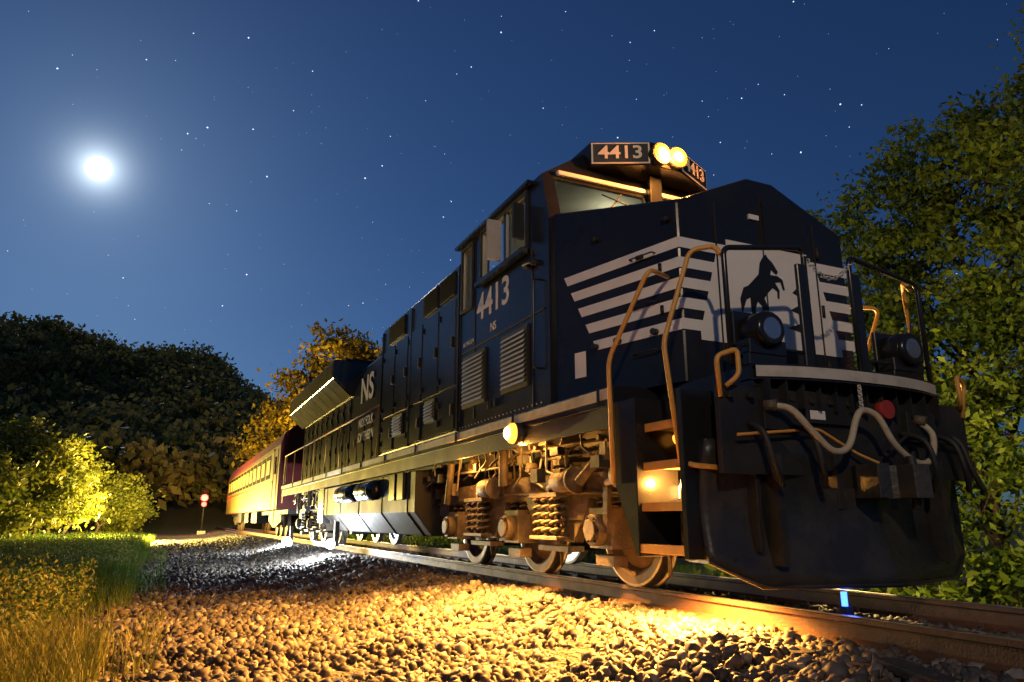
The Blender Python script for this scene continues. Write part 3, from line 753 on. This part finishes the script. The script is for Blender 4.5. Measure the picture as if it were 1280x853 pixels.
point('stair_spot',(-4.75,-1.25,.34),AMB,1100,.03,loco,spot=math.radians(150),rot=(0,-.2,-1),blend=.4)
point('truck_light',(-5.5,-1.1,1.0),AMB,200,.04,loco)
point('truck_light',(-9.1,-1.5,1.30),AMB,80,.04,loco)
point('added_far_side_light',(-6.4,1.8,1.5),(1,.66,.20),800,.06,loco)  # added fill without a fixture, lights the lower trees beyond the locomotive
point('headlight_beam',(-6.08,0,4.78),(1,.36,.05),380,.08,loco)
point('cab_dome_light',(-7.9,.2,4.6),(1,.9,.6),8,.1,loco)
bb=B()
for x,y,z in ((-17.2,-1.50,.10),(-24.6,-1.42,-.06)):
    bb.box(x-.06,x+.06,y+.02,y+.12,z-.05,z+.5,'blackm'); bb.ball((x,y-.05,z),.11 if x>-20 else .16,'whitelamp')
    point('ground_light',(x,y-.24,z+.10),(.85,.93,1.0),550,.06,loco)
bb.done('ground_lamps',loco)

# ------------------------------------------------------------------ passenger car
car=empty('passenger_car')
bb=B(); x0=-27.6; x1=-53.5
prof=[(-1.5,1.0),(-1.5,3.35),(-1.38,3.75),(-1.0,4.08),(-.5,4.2),(.5,4.2),(1.0,4.08),(1.38,3.75),(1.5,3.35),(1.5,1.0)]
bb.prism([(x0,y,z) for y,z in prof],(x1-x0,0,0),'maroon')
bb.box(x0-.1,x0+.5,-.45,.45,1.1,3.5,'maroon')
bb.done('body',car,bevel=0.03)
bb=B()
for s in (-1,1):
    def sb(xa,xb,z0,z1,t0,t1,m): bb.box(xa,xb,min(s*t0,s*t1),max(s*t0,s*t1),z0,z1,m)
    sb(x1+.1,x0-1.6,1.05,3.3,1.5,1.52,'carside')
    sb(x1+.1,x0-1.6,3.2,3.28,1.52,1.54,'maroon'); sb(x1+.1,x0-1.6,2.02,2.08,1.52,1.54,'maroon')
    for k in range(8): sb(x1+.1,x0-1.6,1.1+.1*k,1.13+.1*k,1.52,1.535,'carside')
    x=x0-2.6
    while x>x1+2:
        sb(x-1.25,x+.1,2.22,3.12,1.52,1.535,'matte'); sb(x-1.06,x-.09,2.38,2.95,1.536,1.54,'carwin'); x-=1.75
    sb(x0-1.4,x0-.5,1.1,3.2,1.5,1.52,'maroon'); sb(x0-1.2,x0-.7,2.3,2.95,1.521,1.53,'dglass')
bb.done('side_panels',car)
bb=B()
for xc in (-31,-50):
    for dx in (-1.3,0,1.3):
        for s in (-1,1): bb.lathe((xc+dx,s*.775,.46),[(.0,s*.05),(.4,s*.03),(.46,s*.06),(.46,-s*.06),(.0,-s*.06)],'wheel',24)
    for s in (-1,1):
        bb.prism([(xc-1.9,s*1.0,.6),(xc-1.9,s*1.0,.8),(xc-1.2,s*1.0,.85),(xc+1.2,s*1.0,.85),(xc+1.9,s*1.0,.8),(xc+1.9,s*1.0,.6),(xc+.4,s*1.0,.35),(xc-.4,s*1.0,.35)],(0,s*.12,0),'truck')
for xa,xb in ((-36,-38.5),(-40,-42),(-44,-46.5)): bb.box(xb,xa,-1.3,1.3,.5,1.0,'blackm')
bb.box(x1,x0,-1.1,1.1,.85,1.0,'blackm'); bb.box(x0,-26.4,-.2,.2,.8,1.1,'blackm')
for s in (-1,1): bb.bent([(x0-.2,s*1.55,.5),(x0-.2,s*1.55,2.6)],.02,'yellow')
bb.done('running_gear',car)

# ------------------------------------------------------------------ signal, lamps
sg_=empty('railway_signal'); bb=B()
sx,sy=-63,-2.6; g=float(gz(sx,sy))
bb.cyl((sx,sy,g),(sx,sy,3.0),.07,'blackm',12); bb.box(sx-.3,sx+.3,sy-.3,sy+.3,g-.1,g+.25,'grey')
bb.box(sx-.08,sx+.12,sy-.25,sy+.25,1.6,3.1,'matte')
for z in (1.85,2.35,2.85): bb.cyl((sx+.12,sy,z),(sx+.3,sy,z),.14,'matte',16)
bb.cyl((sx+.30,sy,2.35),(sx+.34,sy,2.35),.26,'redlamp',16)
bb.cyl((sx+.30,sy,1.85),(sx+.34,sy,1.85),.18,'redlamp',16)
bb.done('mast_and_heads',sg_); point('red_signal_light',(sx+.6,sy,2.3),(1,.05,.02),260,.1,sg_)
fl=empty('added_floodlight'); bb=B()  # added floodlight, brightens the roadside bushes, grass and road
fx,fy=-41,-6.4; g=float(gz(fx,fy))
bb.box(fx-.1,fx+.1,fy-.12,fy+.12,g,g+.12,'blackm'); bb.box(fx-.08,fx+.02,fy-.12,fy+.12,g+.12,g+.30,'blackm'); bb.box(fx-.095,fx-.082,fy-.10,fy+.10,g+.14,g+.29,'addedlamp')
bb.done('added_flood_housing',fl); point('added_flood_light',(fx-.3,fy,g+1.0),(1,.70,.15),16000,.25,fl)
point('added_flood_light',(fx-6.0,fy+1.6,g+1.1),(1,.72,.25),3500,.2,fl)  # extra bare light with no fixture, added to brighten the road
yl=empty('added_yard_lamp'); bb=B(); ax,ay=-52,4.6; g=float(gz(ax,ay))  # added lamp hidden behind the car, there to light the autumn tree
bb.cyl((ax,ay,g),(ax,ay,3.2),.06,'grey',12); bb.box(ax-.2,ax+.2,ay-.15,ay+.15,3.2,3.32,'grey'); bb.box(ax-.15,ax+.15,ay-.1,ay+.1,3.321,3.34,'addedlamp')
bb.done('post_and_head',yl); point('added_yard_light',(ax,ay,3.6),(1,.70,.16),11000,.2,yl)
bl=empty('blue_warning_lamp'); bb=B()
bb.box(-4.16,-4.08,-.34,-.26,-.175,.0,'blackm'); bb.cyl((-4.12,-.30,.0),(-4.12,-.30,.10),.022,'bluelamp',12)
bb.done('lamp_body',bl); point('blue_light',(-4.0,-.36,.06),(.05,.12,1),1.5,.03,bl)
sl=empty('added_street_lamp'); bb=B(); lx,ly=7.5,-9.5; g=float(gz(lx,ly))  # added lamp behind the camera, out of view, lights nose and right-hand trees
bb.cyl((lx,ly,g),(lx,ly,7.5),.09,'grey',12,r2=.06); bb.bent([(lx,ly,7.4),(lx,ly,7.8),(lx-.9,ly+1.0,7.9)],.04,'grey',.3)
bb.box(lx-1.25,lx-.8,ly+.9,ly+1.25,7.84,7.96,'grey'); bb.box(lx-1.2,lx-.85,ly+.95,ly+1.2,7.81,7.838,'amber')
bb.done('pole_and_head',sl); point('added_sodium_light',(lx-1.0,ly+1.1,7.7),(1,.76,.50),3000,.15,sl,spot=math.radians(64),rot=(-12.0,12.2,-3.6),blend=1.0)

# ------------------------------------------------------------------ foliage
def leaves(name,C,S,mat,tint,parent=None,asp=.5):
    n=len(C)
    u=rng.normal(size=(n,3)); u/=np.linalg.norm(u,axis=1,keepdims=True)
    w=np.cross(u,rng.normal(size=(n,3))); w/=np.linalg.norm(w,axis=1,keepdims=True)
    s=S[:,None]
    V=np.stack([C+u*s,C+w*s*asp,C-u*s,C-w*s*asp],1).reshape(-1,3)
    F=np.arange(4*n).reshape(n,4)
    return npmesh(name,V,F,[mat],tint=np.repeat(tint,4),parent=parent)
LG=leafmat('leaf_green',(0.022,0.065,0.008),(0.15,0.22,0.025),.3)
LY=leafmat('leaf_autumn_yellow',(0.12,0.085,0.008),(0.40,0.27,0.025),.4)
LB=leafmat('leaf_bush',(0.05,0.085,0.010),(0.24,0.23,0.03),.35)
LH=leafmat('leaf_hillside',(0.10,0.12,0.03),(0.42,0.29,0.09),.4)
M['bark']=paint('bark',(0.07,0.05,0.035),.9,dirt=.8,dirtcol=(0.14,0.11,0.08),scale=9,bump=1)
def crown_points(blobs,nclump,nleaf,cr):
    W=np.array([b[3]**2 for b in blobs]); W/=W.sum()
    bi=rng.choice(len(blobs),nclump,p=W)
    Bc=np.array([[b[0],b[1],b[2]] for b in blobs])[bi]; Br=np.array([b[3] for b in blobs])[bi]
    d=rng.normal(size=(nclump,3)); d/=np.linalg.norm(d,axis=1,keepdims=True)
    rad=Br*(0.35+0.8*rng.random(nclump)**.6); d[:,2]*=.85
    cc=Bc+d*rad[:,None]
    tc_=rng.random(nclump)
    cs=rng.uniform(.6,1.4,nclump)
    ci=np.repeat(np.arange(nclump),nleaf)
    P=cc[ci]+rng.normal(size=(len(ci),3))*(cr*cs[ci])[:,None]*np.array([1,1,.5])
    t=np.clip(tc_[ci]*.7+.3*rng.random(len(ci)),0,1)
    return P,t,cc
def tree(name,base,height,blobs,nclump,nleaf,ls,mat,cr=.35,tr_=.16):
    e=empty(name); bx,by=base; z0=float(gz(bx,by))-.1
    P,t,cc=crown_points(blobs,nclump,nleaf,cr)
    leaves('crown',P,ls*(.6+.8*rng.random(len(P))),mat,t,e)
    bb=B(); rr=random.Random(int(abs(bx*100)))
    def limb(p0,p1,r0,r1,seg=5):
        P=[Vector(p0).lerp(Vector(p1),i/seg)+(Vector((rr.uniform(-1,1),rr.uniform(-1,1),rr.uniform(-.5,.5)))*(.05*(Vector(p1)-Vector(p0)).length if 0<i<seg else 0)) for i in range(seg+1)]
        for i in range(seg):
            bb.cyl(P[i],P[i+1],r0+(r1-r0)*i/seg,'bark',8,r2=r0+(r1-r0)*(i+1)/seg,caps=False)
        return P
    T=limb((bx,by,z0),(bx+rr.uniform(-.4,.4),by+rr.uniform(-.4,.4),z0+height*.82),tr_,tr_*.25,9)
    for b_ in blobs:
        k=max(2,min(8,int(9*(b_[2]-z0)/height*.6))); Q=limb(T[k],(b_[0],b_[1],b_[2]),tr_*.4,tr_*.12,5)
        for _ in range(6):
            c=cc[rr.randrange(len(cc))]
            if (Vector(c)-Vector(b_[:3])).length<b_[3]*1.3: limb(Q[-2],c,tr_*.14,.012,3)
    bb.done('trunk_and_limbs',e)
    return e
tree('deciduous_tree',(-8.6,9.2),9.5,[(-8.3,8.6,7.6,1.2),(-9.8,8.3,6.6,1.3),(-7.1,8.6,7.1,1.4),(-8.7,7.9,5.0,1.6),(-11.0,8.9,5.5,1.1),(-6.4,8.4,5.2,1.5),(-10.4,8.2,3.8,1.4),(-8.0,7.4,3.3,1.5)],380,80,.068,LG,.22)
tree('deciduous_tree',(-4.6,8.4),9.5,[(-5.6,8.2,8.2,1.1),(-4.0,8.4,7.3,1.3),(-5.6,7.4,6.0,1.4),(-3.6,7.2,4.6,1.6),(-5.6,6.8,3.9,1.4),(-4.3,6.6,2.6,1.4),(-2.2,8,5.4,1.7)],400,80,.065,LG,.22)
tree('deciduous_tree',(-7.2,6.6),4.6,[(-7.4,6.4,2.9,1.3),(-6.0,6.0,2.0,1.2),(-8.6,6.6,1.9,1.4),(-5.4,5.6,.7,1.0),(-7.0,5.9,.8,1.2),(-4.4,5.8,1.2,1.2)],260,75,.058,LG,.20,.08)
tree('deciduous_tree',(-1.8,5.9),4.0,[(-2.4,5.6,1.9,1.3),(-3.4,5.4,.9,1.1),(-1.2,5.8,2.3,1.4),(-2.8,5.2,.1,.9)],180,75,.058,LB,.20,.07)
bl_=[(-60,6.5,13.6,2.8),(-57.5,8,11.5,3.0),(-62,5.5,11,3.0),(-59,10,12.2,2.8),(-56.5,10.5,9.5,2.8),(-63,3.8,8.2,2.6),(-60,6.0,8.5,3.4),(-64,2.2,5.8,2.0),(-57,13,8.2,2.6)]
tree('autumn_tree',(-60,7),16,bl_,420,60,.22,LY,.65,.3)
P=[];T=[]
for k in range(60):
    x=-11-k*1.0+random.uniform(-.4,.4); y=random.uniform(6,9); z=float(gz(x,y))
    p,t,_=crown_points([(x,y,z+random.uniform(.8,2.2),1.5)],20,40,.35); P.append(p);T.append(t)
for k in range(16):
    x=-10+k*1.2+random.uniform(-.4,.4); y=random.uniform(4.6,6.4); z=float(gz(x,y))
    p,t,_=crown_points([(x,y,z+random.uniform(.2,.7),.9)],26,40,.22); P.append(p);T.append(t)
for k in range(16):
    x=0+k*1.6; y=random.uniform(6,9); z=float(gz(x,y))
    p,t,_=crown_points([(x,y,z+random.uniform(1.5,4),1.9)],30,40,.35); P.append(p);T.append(t)
P=np.concatenate(P);T=np.concatenate(T)
leaves('undergrowth',P,.08*(.6+.8*rng.random(len(P))),LG,T)
for i,(x,y,h,r) in enumerate([(-44,-13.5,6.8,2.3),(-41,-10.8,5.4,1.9),(-47,-10.0,5.0,1.7),(-37,-14.5,6.4,2.3),(-52,-9.0,4.0,1.5),(-34,-12.9,4.2,1.7),(-58,-8.4,3.4,1.3),(-30,-14.5,4.4,1.8),(-55,-12,5.5,2.0)]):
    z=float(gz(x,y)); bs=[(x,y,z+h-r*.9,r*.8)]
    rr=random.Random(i+50)
    for _ in range(6): bs.append((x+rr.uniform(-1,1)*r,y+rr.uniform(-1,1)*r,z+rr.uniform(.25,.75)*h,r*rr.uniform(.5,.8)))
    tree('roadside_tree',(x,y),h,bs,230,45,.12,LB,.34,.09)
n=2900
fx_=rng.uniform(-250,-74,n); fy_=rng.uniform(-95,42,n)
keep=(gz(fx_,fy_)>0.6)|(fx_<-80); fx_=fx_[keep]; fy_=fy_[keep]; n=len(fx_)
fz=gz(fx_,fy_); fr=rng.uniform(2.0,5.2,n); ct=np.clip(rng.normal(.35,.35,n),0,1); fh=rng.uniform(2.5,6.5,n)
k=90; ci=np.repeat(np.arange(n),k)
d=rng.normal(size=(n*k,3)); d/=np.linalg.norm(d,axis=1,keepdims=True); d[:,2]=np.abs(d[:,2])*1.1-.15
P=np.stack([fx_[ci],fy_[ci],(fz+fh)[ci]],-1)+d*(fr[ci]*(0.7+.45*rng.random(n*k)))[:,None]
leaves('hillside_forest',P,.55*(.6+.8*rng.random(len(P))),LH,np.clip(ct[ci]*.85+.15*rng.random(n*k),0,1),asp=.6)
GR=leafmat('grass_blades',(0.05,0.13,0.010),(0.24,0.22,0.05),.3)
def grass(name,x,y,h,wd,tintf):
    n=len(x); z=gz(x,y); a=rng.uniform(0,2*np.pi,n); l=rng.uniform(.1,.6,n)*h
    base=np.stack([x,y,z-.02],-1); dx=np.stack([np.cos(a),np.sin(a),0*a],-1); b2=np.stack([-np.sin(a),np.cos(a),0*a],-1)
    mid=base+b2*(l*.3)[:,None]; mid[:,2]+=h*.6; tip=base+b2*l[:,None]; tip[:,2]+=h*.97
    w=wd[:,None]
    V=np.stack([base-dx*w,base+dx*w,mid+dx*w*.7,mid-dx*w*.7,tip+dx*w*.15,tip-dx*w*.15],1).reshape(-1,3)
    o=(np.arange(n)*6)[:,None]
    F=np.concatenate([o+np.array([[0,1,2,3]]),o+np.array([[3,2,4,5]])],0)
    return npmesh(name,V,F,[GR],tint=np.repeat(tintf,6))
def gsc(x0,x1,y0,y1,n): return rng.uniform(x0,x1,n),rng.uniform(y0,y1,n)
X=[];Y=[];H=[];W=[]
for (x0,x1,y0,y1,n,h,w) in ((-15,-4,-10.5,-5.3,60000,.32,.005),(-30,-15,-13,-5.4,60000,.30,.009),(-52,-30,-17,-5.6,45000,.26,.016),(-30,-6,-5.6,-4.9,3500,.18,.006),(-14,0,3.0,5.5,14000,.4,.008)):
    x,y=gsc(x0,x1,y0,y1,n)
    dens=np.sin(x*1.1+y*.7)+np.sin(y*2.3-x*.6)+rng.normal(0,1,n); kk=(dens>-.9)
    if y1<0: kk&=(y< -5.35+.35*np.sin(x*.9)+rng.normal(0,.18,n))|(y1>-5)
    kk&=((x-fx)**2+(y-fy)**2>2.5)
    x=x[kk];y=y[kk]; X.append(x);Y.append(y); H.append(h*(.35+1.0*rng.random(len(x)))*(1+.35*np.sin(x*.8+y*1.1))); W.append(np.full(len(x),w))
X=np.concatenate(X);Y=np.concatenate(Y);H=np.concatenate(H);W=np.concatenate(W)
tf=np.clip(.22+.25*np.sin(X*.5+Y*1.3)+.35*sstep(-13,-6,X)+rng.normal(0,.2,len(X)),0,1)
grass('grass',X,Y,H,W,tf)
n=4500; x=rng.uniform(-34,-6,n); y=-5.7-np.abs(rng.normal(0,1.4,n)); kk=np.sin(x*1.7)+np.sin(x*.6+y)>.0; x=x[kk];y=y[kk]
h=rng.uniform(.35,.75,len(x)); z=gz(x,y)
tt=np.repeat(np.arange(len(x)),12); f=rng.random(len(tt)); 
P=np.stack([x[tt]+rng.normal(0,.04,len(tt)),y[tt]+rng.normal(0,.04,len(tt)),z[tt]+h[tt]*(.3+.7*f)],-1)
leaves('weeds',P,np.full(len(P),.024),GR,np.clip(.5+.3*rng.normal(size=len(P)),0,1))

# ------------------------------------------------------------------ sky, moon, stars
MD=Vector((-962,-125,426.8)).normalized()
moonm=emit('moon_surface',(1,.97,.9),30)
bm=bmesh.new(); bmesh.ops.create_uvsphere(bm,u_segments=32,v_segments=16,radius=15)
me=bpy.data.meshes.new('moon'); bm.to_mesh(me); bm.free(); me.materials.append(moonm)
mo=bpy.data.objects.new('moon',me); mo.location=Vector((0,-4.94,.62))+MD*1100; COL.objects.link(mo)
n=3200; d=rng.normal(size=(n,3)); d[:,2]=np.abs(d[:,2]); d/=np.linalg.norm(d,axis=1,keepdims=True)
mag=rng.random(n)**5; R=.30+1.3*mag
oc=np.array([[1,0,0],[-1,0,0],[0,1,0],[0,-1,0],[0,0,1],[0,0,-1.]]); of=np.array([[0,2,4],[2,1,4],[1,3,4],[3,0,4],[2,0,5],[1,2,5],[3,1,5],[0,3,5]])
V=(d*1200)[:,None,:]+oc[None]*R[:,None,None]; F=(of[None]+(np.arange(n)*6)[:,None,None]).reshape(-1,3)
npmesh('stars',V.reshape(-1,3),F,[emit('starlight',(.75,.85,1),1.5)])

w=bpy.data.worlds.new('World'); scene.world=w; w.use_nodes=True; nt=w.node_tree; N=nt.nodes; L=nt.links; N.clear()
out=N.new('ShaderNodeOutputWorld'); bg=N.new('ShaderNodeBackground'); bg.inputs['Strength'].default_value=0.033
sky=N.new('ShaderNodeTexSky'); sky.sky_type='NISHITA'; sky.sun_disc=False
el=math.asin(MD.z); sky.sun_elevation=el; sky.sun_rotation=math.atan2(MD.x,MD.y)%(2*math.pi)
sky.air_density=1.0; sky.dust_density=.3; sky.ozone_density=3.0
ti=N.new('ShaderNodeMix'); ti.data_type='RGBA'; ti.blend_type='MULTIPLY'; ti.inputs['Factor'].default_value=1; ti.inputs['B'].default_value=(.33,.58,.98,1)
L.new(sky.outputs[0],ti.inputs['A'])
tcw=N.new('ShaderNodeTexCoord'); dt=N.new('ShaderNodeVectorMath'); dt.operation='DOT_PRODUCT'; dt.inputs[1].default_value=MD
L.new(tcw.outputs['Generated'],dt.inputs[0]); ac=N.new('ShaderNodeMath'); ac.operation='ARCCOSINE'; L.new(dt.outputs['Value'],ac.inputs[0])
def expo(k,amp):
    a=N.new('ShaderNodeMath'); a.operation='MULTIPLY'; a.inputs[1].default_value=-1/k; L.new(ac.outputs[0],a.inputs[0])
    b=N.new('ShaderNodeMath'); b.operation='EXPONENT'; L.new(a.outputs[0],b.inputs[0])
    c=N.new('ShaderNodeMath'); c.operation='MULTIPLY'; c.inputs[1].default_value=amp; L.new(b.outputs[0],c.inputs[0]); return c
g1=expo(.014,75); g2=expo(.055,3.0)
sm=N.new('ShaderNodeMath'); L.new(g1.outputs[0],sm.inputs[0]); L.new(g2.outputs[0],sm.inputs[1])
gc=N.new('ShaderNodeMix'); gc.data_type='RGBA'; gc.blend_type='MULTIPLY'; gc.inputs['Factor'].default_value=1; gc.inputs['A'].default_value=(.8,.93,1,1); L.new(sm.outputs[0],gc.inputs['B'])
adx=N.new('ShaderNodeMix'); adx.data_type='RGBA'; adx.blend_type='ADD'; adx.inputs['Factor'].default_value=1
L.new(ti.outputs['Result'],adx.inputs['A']); L.new(gc.outputs['Result'],adx.inputs['B']); L.new(adx.outputs['Result'],bg.inputs['Color']); L.new(bg.outputs[0],out.inputs[0])

sun=bpy.data.lights.new('moonlight','SUN'); sun.energy=.6; sun.angle=math.radians(.5); sun.color=(.95,.95,1)
so=bpy.data.objects.new('moonlight',sun); so.rotation_euler=(-MD).to_track_quat('-Z','Y').to_euler(); COL.objects.link(so)

# ------------------------------------------------------------------ camera
cam=bpy.data.cameras.new('camera'); co=bpy.data.objects.new('camera',cam); COL.objects.link(co)
co.location=(0,-4.94,.62); th=math.radians(14.0); ph=math.radians(24.8)
co.rotation_euler=Vector((-math.cos(ph)*math.cos(th),math.sin(ph)*math.cos(th),math.sin(th))).to_track_quat('-Z','Y').to_euler()
cam.lens=25.3; cam.sensor_width=36; cam.clip_end=4000; cam.clip_start=.05
scene.camera=co
scene.view_settings.view_transform='Standard'; scene.view_settings.look='None'; scene.view_settings.exposure=0
